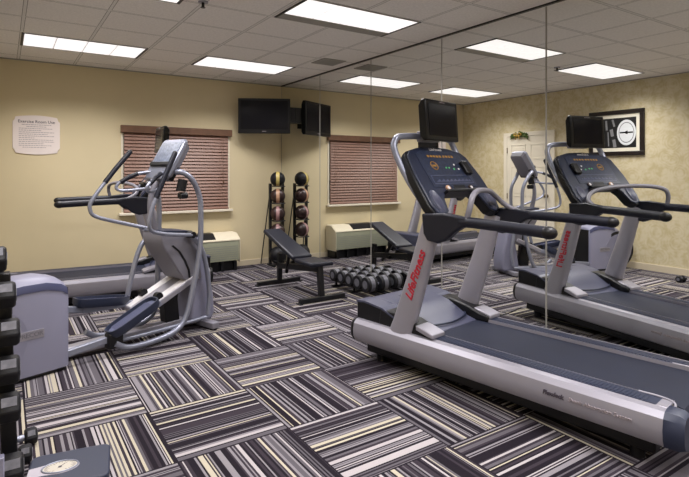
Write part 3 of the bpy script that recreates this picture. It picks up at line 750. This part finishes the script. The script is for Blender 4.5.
    mt_ = lambda u, s_, n_: basis(pt(u, s_, n_), (1, 0, 0), sd)
    text('lettering', 'LifeFitness', .036, M['white'], dsp, mt_(0, .545, .0155), italic=.25)
    for k in range(9):
        u = -.15 + k * .036 + (.008 if k > 4 else 0); bm = bmesh.new(); loft(bm, [[pt(a, b, n_) for a, b in ((u, .468), (u + .022, .468), (u + .022, .488), (u, .488))] for n_ in (.017, .0195)]); link('readout_segment', bm, M['amber'], dsp, label='amber segment')
    bm = bmesh.new(); loft(bm, [[pt(a, b, n_) for a, b in ((-.152, .382), (-.108, .382), (-.108, .398), (-.152, .398))] for n_ in (.017, .0195)]); link('dial_mark', bm, M['amber'], dsp)
    bm = bmesh.new(); tube(bm, [pt(-.13 + .036 * math.cos(a), .39 + .036 * math.sin(a), .019) for a in [2 * PI * k / 24 for k in range(24)]], .0035, 6, smooth=False, closed=True); link('dial_ring', bm, M['amber'], dsp)
    for i, (u, s_) in enumerate(((.0, .37), (.035, .37), (.09, .36), (.12, .40), (.15, .36))):
        bm = bmesh.new(); cyl(bm, pt(u, s_, .019), nd, .008, .004, 12); link('key', bm, M['greenp'] if i < 3 else M['white'], dsp)
    bm = bmesh.new()
    for k in range(26): 
        u = -.20 + k * .016; h_ = .006 + .008 * ((k * 7) % 3)
        loft(bm, [[pt(a, b, n_) for a, b in ((u, .245), (u + .009, .245), (u + .009, .245 + h_), (u, .245 + h_))] for n_ in (.017, .0195)])
    link('key_row', bm, M['lavband'], dsp)
    bm = bmesh.new()
    for (a, b, c_, d_) in ((-.24, .24, .228, .232), (-.24, .24, .30, .303), (-.24, -.237, .228, .303), (.237, .24, .228, .303)):
        loft(bm, [[pt(x, y, n_) for x, y in ((a, c_), (b, c_), (b, d_), (a, d_))] for n_ in (.017, .019)])
    link('panel_outline', bm, M['lavband'], dsp)
    # phone-like clip at the right
    quad('clip', .19, .27, .30, .42, M['black'], .016, .05, cs, .01)
    quad('slot', -.045, .10, .165, .215, M['black'], .012, .018, cs, .004)
    for (u, m_) in ((-.125, M['tanband']), (.16, M['redball'])):
        bm = bmesh.new(); cyl(bm, pt(u, .185, .02), nd, .024, .012, 20); link('button', bm, m_, cs, smooth=40)
        bm = bmesh.new(); cyl(bm, pt(u, .185, .027), nd, .012, .004, 20); link('button_cap', bm, M['white'], cs, smooth=40)
    for sx in (-1, 1):
        bm = bmesh.new(); rr_ = []
        for n_, k in ((.010, 1.0), (.024, .85)):
            rr_.append([pt(sx * .325 + .052 * k * math.cos(a), .085 + .10 * k * math.sin(a), n_) for a in [2 * PI * q / 28 for q in range(28)]])
        loft(bm, rr_); link('cup_holder', bm, M['hood'], cs, smooth=50)
    # lower tray under the display
    bm = bmesh.new(); loft(bm, [[pt(u, s_, n_) for u, s_ in ((-.20, .135), (.20, .135), (.20, .158), (-.20, .158))] for n_ in (-.03, .055)]); link('shelf_lip', bm, M['black'], cs, bevel=.006)
    # heart rate bar
    bm = bmesh.new(); tube(bm, [(-.41, -.545, 1.14), (-.405, -.565, 1.22), (-.37, -.56, 1.285), (-.27, -.52, 1.315), (-.1, -.45, 1.322), (.12, -.38, 1.308), (.28, -.33, 1.268), (.37, -.36, 1.20), (.408, -.46, 1.145)], .019, 14); hb = link('heart_rate_bar', bm, M['greyhub'], t, smooth=50)
    # tube arch that carries the monitor
    arch = [(-.385, -.20, 1.20), (-.385, -.02, 1.42), (-.38, .09, 1.60), (-.355, .115, 1.675), (-.29, .11, 1.712), (0, .09, 1.722), (.29, .11, 1.712), (.355, .115, 1.675), (.38, .09, 1.60), (.385, -.02, 1.42), (.385, -.20, 1.20)]
    bm = bmesh.new(); tube(bm, arch, .024, 14); link('monitor_arch', bm, M['steel'], t, smooth=50)
    # monitor
    mm = Matrix.Translation((.005, -.02, 1.835)) @ Matrix.Rotation(R(3), 4, 'Z') @ Matrix.Rotation(R(-4), 4, 'X')
    bm = bmesh.new(); prism_x(bm, [(-.028, -.155), (-.028, .155), (.01, .155), (.04, .11), (.04, -.12), (.01, -.155)], -.215, .215); bm.transform(mm); mo = link('monitor', bm, M['gloss'], t, bevel=.012, bseg=3)
    bm = bmesh.new(); box(bm, -.180, .180, -.031, -.027, -.118, .122); bm.transform(mm); link('screen', bm, M['screen'], mo)
    text('lettering', 'LifeFitness', .018, M['greyink'], mo, mm @ basis((0, -.0295, .139), (1, 0, 0), (0, 0, 1)), italic=.25)
    bm = bmesh.new(); bar(bm, (0, .01, 1.80), (0, .09, 1.73), .12, .07); box(bm, -.10, .10, .05, .12, 1.68, 1.76); link('monitor_bracket', bm, M['greyhub'], mo, bevel=.005)
    # wording along the near rail
    for sx in (-1, 1):
        X_ = Vector((0, -1, 0)) if sx < 0 else Vector((0, 1, 0))
        text('rail_lettering', 'Flexdeck', .032, M['ink'], t, basis((sx * .4615, -1.13 if sx < 0 else -1.40, .238), X_, (0, 0, 1)), ext=.003, offset=.0012, italic=.2)
        text('rail_lettering', 'Shock Absorption System', .030, M['greyink'], t, basis((sx * .4615, -1.37 if sx < 0 else -1.16, .238), X_, (0, 0, 1)), ext=.003, italic=.1)
    return t
tm = make_treadmill()
dup(tm, (1.605, 6.395, 0), R(-94), 'far treadmill along the back wall, partly hidden behind the elliptical trainer')

# power cord between the treadmill hood and the mirror
bm = bmesh.new(); tube(bm, [(3.20, 3.30, .10), (3.32, 3.44, .012), (3.46, 3.58, .010), (3.60, 3.72, .010), (3.66, 3.86, .010), (3.62, 4.02, .010), (3.67, 4.12, .16), (3.70, 4.10, .34), (3.72, 4.16, .30)], .006, 8)
tag(link('power_cord', bm, M['black'], smooth=60), 'thin black power cord looping on the carpet between near treadmill and mirror', 'cord')

# ------------------------------------------------------------------ elliptical trainer
def make_elliptical():
    t = thing('elliptical_trainer', 'grey elliptical cross trainer with tall swing arms on the left of the room', 'elliptical trainer', (.335, 4.455, 0), R(-71))
    # rear drive housing: lofted along y
    rings = []
    for (y, h_, zb, w_) in ((-.66, .42, .16, .13), (-.64, .50, .10, .15), (-.56, .60, .04, .170), (-.45, .665, .03, .178), (-.37, .690, .03, .198), (-.30, .700, .03, .2), (-.15, .700, .03, .2), (-.05, .675, .03, .2), (-.01, .645, .03, .197), (0, .62, .04, .19)):
        sec = [(-w_, zb), (w_, zb), (w_, h_ - .085), (w_ * .93, h_ - .045), (w_ * .70, h_ - .014), (w_ * .35, h_ - .002), (-w_ * .35, h_ - .002), (-w_ * .70, h_ - .014), (-w_ * .93, h_ - .045), (-w_, h_ - .085)]
        rings.append([(a, y, b) for a, b in sec])
    bm = bmesh.new(); loft(bm, rings); hs = link('drive_housing', bm, M['lav'], t, smooth=32)
    for sx in (-1, 1):
        rr = []
        for (y, h_, w_) in ((-.45, .665, .178), (-.37, .690, .198), (-.30, .700, .2), (-.15, .700, .2), (-.05, .675, .2), (-.008, .645, .197)):
            rr.append([(sx * (w_ + .003), y, h_ - .092), (sx * (w_ + .003), y, h_ - .078), (sx * (w_ * .93 + .003), y, h_ - .040), (sx * (w_ * .90), y, h_ - .045), (sx * (w_ - .01), y, h_ - .092)])
        bm = bmesh.new(); loft(bm, rr); link('housing_band', bm, M['band'], hs, smooth=40)
        bm = bmesh.new(); dy_ = -.50 if sx > 0 else -.44; cyl(bm, (sx * .186, dy_, .305), (1, 0, 0), .265, .024, 48); wh = link('crank_disc', bm, M['black'], t, smooth=40)
        bm = bmesh.new(); cyl(bm, (sx * .200, dy_, .305), (1, 0, 0), .225, .004, 48); link('disc_face', bm, M['lav'], wh, smooth=40)
        bm = bmesh.new(); cyl(bm, (sx * .203, dy_, .305), (1, 0, 0), .016, .006, 24); link('disc_hub', bm, M['steel'], wh, smooth=40)
    bm = bmesh.new(); box(bm, -.185, .185, -.60, -.01, .0, .045); link('housing_base', bm, M['black'], t, bevel=.01)
    bm = bmesh.new(); box(bm, .1995, .2035, -.345, -.17, .285, .345); np_ = link('nameplate', bm, M['silver'], hs, bevel=.001)
    text('lettering', 'PRECOR', .043, M['greyhub'], np_, basis((.2045, -.258, .316), (0, 1, 0), (0, 0, 1)), ext=.001, offset=.0008)
    bm = bmesh.new(); box(bm, -.17, .17, -.003, .006, .05, .60); link('front_plate', bm, M['black'], hs)
    # base
    bm = bmesh.new(); bar(bm, (0, .0, .07), (0, 1.28, .07), .10, .07); link('base_beam', bm, M['silver'], t, bevel=.01)
    for (y, w_) in ((1.26, .30), (-.46, .27)):
        bm = bmesh.new(); box(bm, -w_, w_, y - .04, y + .04, .012, .07); fb = link('stabiliser_bar', bm, M['greyhub'] if y > 0 else M['black'], t, bevel=.01)
        for sx in (-1, 1):
            bm = bmesh.new(); cyl(bm, (sx * (w_ - .04), y, .012), (0, 0, 1), .035, .024, 16); link('rubber_foot', bm, M['rubber'], fb, smooth=40)
    # front cover and hub
    bm = bmesh.new(); prism_x(bm, [(1.10, .05), (1.36, .05), (1.385, .12), (1.375, .28), (1.30, .62), (1.22, .84), (1.12, .86), (1.10, .7), (1.17, .48), (1.14, .3)], -.125, .125); link('front_cover', bm, M['lav'], t, bevel=.03, bseg=3)
    bm = bmesh.new(); prism_x(bm, [(.80, .905), (.815, .93), (1.10, .905), (1.15, .85), (1.22, .46), (1.02, .48), (.90, .66), (.80, .82)], -.15, .15); hb = link('hub_cover', bm, M['greyhub'], t, bevel=.012)
    bm = bmesh.new(); prism_x(bm, [(.80, .925), (.82, .94), (1.10, .915), (1.16, .85), (1.15, .84), (1.09, .905), (.82, .925)], -.155, .155); link('hub_lip', bm, M['slate'], hb)
    rr = [[(.1505, y - .010, z), (.1505, y + .010, z + .004), (.153, y + .010, z + .004), (.153, y - .010, z)] for y, z in ((.90, .80), (.97, .74), (1.03, .65), (1.07, .56), (1.08, .485))]
    bm = bmesh.new(); loft(bm, rr); link('hub_stripe', bm, M['black'], hb)
    for sx in (-1, 1):
        bm = bmesh.new(); cyl(bm, (sx * .19, 1.06, .885), (1, 0, 0), .03, .09, 20); link('pivot', bm, M['black'], hb, smooth=40)
    # ramp with two tracks
    bm = bmesh.new(); loft(bm, [[(a, y + o_[0], z + o_[1]) for a, o_ in ((-.16, (0, 0)), (.16, (0, 0)), (.16, (.02, -.045)), (-.16, (.02, -.045)))] for y, z in ((1.16, .515), (.62, .275))]); rp = link('ramp', bm, M['silver'], t, bevel=.006)
    for sx in (-1, 1):
        bm = bmesh.new(); loft(bm, [[(sx * .11 + a, y, z) for a, y, z in ((-.045, y0, z0 + .004), (.045, y0, z0 + .004), (.045, y0 + .01, z0 - .01), (-.045, y0 + .01, z0 - .01))] for y0, z0 in ((1.14, .509), (.63, .282))]); link('ramp_track', bm, M['white'], rp)
    bm = bmesh.new(); bar(bm, (0, .95, .38), (0, .98, .09), .09, .14); link('ramp_support', bm, M['black'], rp, bevel=.005)
    # mast and console
    bm = bmesh.new(); tube(bm, [(0, .84, .88), (0, .785, 1.10), (0, .80, 1.27), (0, .88, 1.42)], [.036, .030, .028, .03], 16, flat=.9); link('mast', bm, M['greyhub'], t, smooth=50)
    P0, P1 = Vector((0, .82, 1.39)), Vector((0, 1.035, 1.745)); sd = (P1 - P0).normalized(); nd = Vector((0, -sd.z, sd.y))
    pt = lambda u, s_, n_=0: P0 + Vector((u, 0, 0)) + sd * s_ + nd * n_
    oc_ = [(-.13, 0), (.13, 0), (.165, .04), (.175, .20), (.17, .39), (.145, .415), (-.145, .415), (-.17, .39), (-.175, .20), (-.165, .04)]
    bm = bmesh.new(); loft(bm, [[pt(u * k, .2 + (s_ - .2) * k, n_) for u, s_ in oc_] for n_, k in ((-.03, 1.0), (-.022, 1.01), (0, 1), (.006, .97))]); cs = link('console', bm, M['steel'], t, smooth=35)
    bm = bmesh.new(); loft(bm, [[pt(u * k, .2 + (s_ - .2) * k, n_) for u, s_ in oc_] for n_, k in ((-.095, .70), (-.085, .86), (-.03, .985))]); link('back_shell', bm, M['greyhub'], cs, smooth=35)
    bm = bmesh.new(); loft(bm, [[pt(u, s_, n_) for u, s_ in ((-.14, .17), (.14, .17), (.145, .38), (-.145, .38))] for n_ in (.005, .009)]); link('display_panel', bm, mat('pale display film', (.16, .19, .27), .3, noise=(40, .4)), cs)
    bm = bmesh.new(); loft(bm, [[pt(u, s_, n_) for u, s_ in ((-.15, .125), (.15, .125), (.15, .16), (-.15, .16))] for n_ in (.0, .03)]); link('reading_ledge', bm, M['black'], cs, bevel=.004)
    bm = bmesh.new(); loft(bm, [[pt(u, s_, n_) for u, s_ in ((-.15, .02), (.15, .02), (.16, .16), (-.16, .16))] for n_ in (-.09, -.05)]); link('console_back', bm, M['black'], cs, bevel=.01)
    bm = bmesh.new(); cyl(bm, (.19, .97, 1.33), (0, .25, 1), .042, .10, 18); cyl(bm, (.19, .98, 1.24), (0, 1, 0), .03, .07, 14); link('bottle_holder', bm, M['black'], cs, smooth=40)
    # fixed grips
    for sx in (-1, 1):
        bm = bmesh.new(); tube(bm, [(sx * .05, .84, 1.31), (sx * .15, .74, 1.29), (sx * .22, .63, 1.285), (sx * .24, .60, 1.32), (sx * .225, .66, 1.38), (sx * .18, .76, 1.43), (sx * .12, .86, 1.45)], .014, 12); fg = link('fixed_grip', bm, M['steel'], t, smooth=50)
        bm = bmesh.new(); tube(bm, [(sx * .233, .635, 1.355), (sx * .21, .70, 1.40), (sx * .175, .77, 1.434)], .020, 12); link('grip_sleeve', bm, M['grip'], fg, smooth=50)
    # big side tubes from console down to the floor and back
    for sx in (-1, 1):
        bm = bmesh.new(); x = sx * .235
        e = .12 if sx < 0 else 0
        tube(bm, [(sx * .10, .93, 1.43), (sx * .19, .955 - e * .3, 1.45), (x, 1.04 - e, 1.385), (x, 1.12 - e, 1.24), (x, 1.138 - e, 1.08), (x, 1.126 - e, .74), (x, 1.05 - e * .4, .40), (x, .975, .17), (x, .87, .075), (x, .66, .042), (x, .44, .05), (x, .33, .11)], .0245, 14)
        link('frame_tube', bm, M['steel'], t, smooth=50)
    # swinging arms
    def arm(sx, pts, grip, low):
        bm = bmesh.new(); tube(bm, pts, .0165, 12); a = link('swing_arm', bm, M['steel'], t, smooth=50)
        bm = bmesh.new(); tube(bm, grip, .0215, 14); g_ = link('arm_grip', bm, M['grip'], a, smooth=50)
        bm = bmesh.new(); ellips(bm, grip[-1], .0215, .0215, .0215, 14, 8); link('grip_end', bm, M['black'], g_, smooth=60)
        bm = bmesh.new(); tube(bm, low, .022, 12); link('lower_link', bm, M['steel'], a, smooth=50)
    arm(-1, [(-.30, .77, 1.63), (-.31, .54, 1.36), (-.31, .42, 1.20), (-.31, .405, 1.125), (-.305, .46, 1.06), (-.27, .70, .985), (-.22, 1.05, .885)],
        [(-.31, .535, 1.355), (-.305, .65, 1.50), (-.30, .765, 1.63)], [(-.21, 1.05, .885), (-.22, .84, .80), (-.205, .72, .50), (-.20, .67, .28)])
    arm(1, [(.30, .82, 1.60), (.31, .65, 1.26), (.31, .585, 1.08), (.305, .59, .985), (.30, .66, .945), (.27, .85, .91), (.22, 1.05, .885)],
        [(.31, .64, 1.235), (.305, .735, 1.43), (.30, .825, 1.607)], [(.20, 1.06, .885), (.19, 1.20, .70), (.185, 1.27, .35), (.19, 1.25, .13)])
    # links from cranks to pedals
    bm = bmesh.new(); bar(bm, (.165, -.05, .105), (.20, .42, .155), .045, .05); bar(bm, (.18, .40, .16), (.15, .78, .33), .045, .05); pa = link('pedal_arm', bm, M['steel'], t, bevel=.006)
    bm = bmesh.new(); bar(bm, (-.165, -.05, .39), (-.20, .30, .31), .045, .05); bar(bm, (-.19, .28, .31), (-.15, .78, .29), .045, .05); pa2 = link('pedal_arm', bm, M['steel'], t, bevel=.006)
    bm = bmesh.new(); tube(bm, [(.19, 1.25, .11), (.2, .9, .105), (.21, .55, .11), (.21, .36, .12)], .016, 10); link('push_rod', bm, M['steel'], t, smooth=50)
    bm = bmesh.new(); box(bm, .165, .245, .28, .40, .07, .19); link('pedal_joint', bm, M['black'], t, bevel=.012)
    for sx in (-1, 1):
        bm = bmesh.new(); cyl(bm, (sx * .12, .78, .375), (1, 0, 0), .035, .05, 20); link('roller', bm, M['black'], t, smooth=40)
    def pedal(sx, a, b):
        a, b = Vector(a), Vector(b); tt = (b - a).normalized(); s_ = Vector((1, 0, 0)); n_ = s_.cross(tt)
        L_ = (b - a).length; pr_ = []
        for k in range(28):
            q = 2 * PI * k / 28; ex = math.copysign(abs(math.cos(q)) ** .5, math.cos(q)); ey = math.copysign(abs(math.sin(q)) ** .5, math.sin(q)); pr_.append((ex * .085, ey * L_ / 2))
        mid = (a + b) / 2
        f_ = lambda k, n0: [mid + s_ * (u * k) + tt * (w_ * (1 - (1 - k) * .5)) + n_ * n0 for u, w_ in pr_]
        bm = bmesh.new(); loft(bm, [f_(.85, -.03), f_(1, 0), f_(1, .042), f_(.90, .042), f_(.84, .012)]); pd = link('pedal', bm, M['slate'], t, smooth=40)
        bm = bmesh.new(); loft(bm, [f_(.84, .010), f_(.80, .016)])
        for k in range(-4, 5): bar(bm, mid + s_ * (k * .016) - tt * (L_ * .36) + n_ * .017, mid + s_ * (k * .016) + tt * (L_ * .36) + n_ * .017, .006, .005)
        link('pedal_pad', bm, M['lavband'], pd)
    pedal(1, (.20, .30, .17), (.20, .72, .36))
    pedal(-1, (-.20, .22, .375), (-.20, .68, .315))
    return t
make_elliptical()

# ------------------------------------------------------------------ camera
cam = bpy.data.cameras.new('camera'); co = bpy.data.objects.new('camera', cam); COL.objects.link(co)
cam.sensor_fit = 'HORIZONTAL'; cam.sensor_width = 36; cam.lens = 36 * 515 / 689
cam.shift_y = -(238.5 - 172) / 689
cam.clip_start = .02
co.location = (0, 0, 1.448); co.rotation_euler = (R(90), 0, R(-33.5))
S.camera = co
wd = bpy.data.worlds.new('world'); S.world = wd; wd.use_nodes = True
wd.node_tree.nodes['Background'].inputs[0].default_value = (.5, .5, .5, 1); wd.node_tree.nodes['Background'].inputs[1].default_value = .3
S.view_settings.view_transform = 'Standard'; S.view_settings.look = 'None'; S.view_settings.gamma = 1; S.view_settings.exposure = 0.1
S.view_settings.use_curve_mapping = False
S.cycles.use_denoising = True
S.cycles.max_bounces = 12; S.cycles.diffuse_bounces = 6; S.cycles.glossy_bounces = 6
S.cycles.sample_clamp_indirect = 6
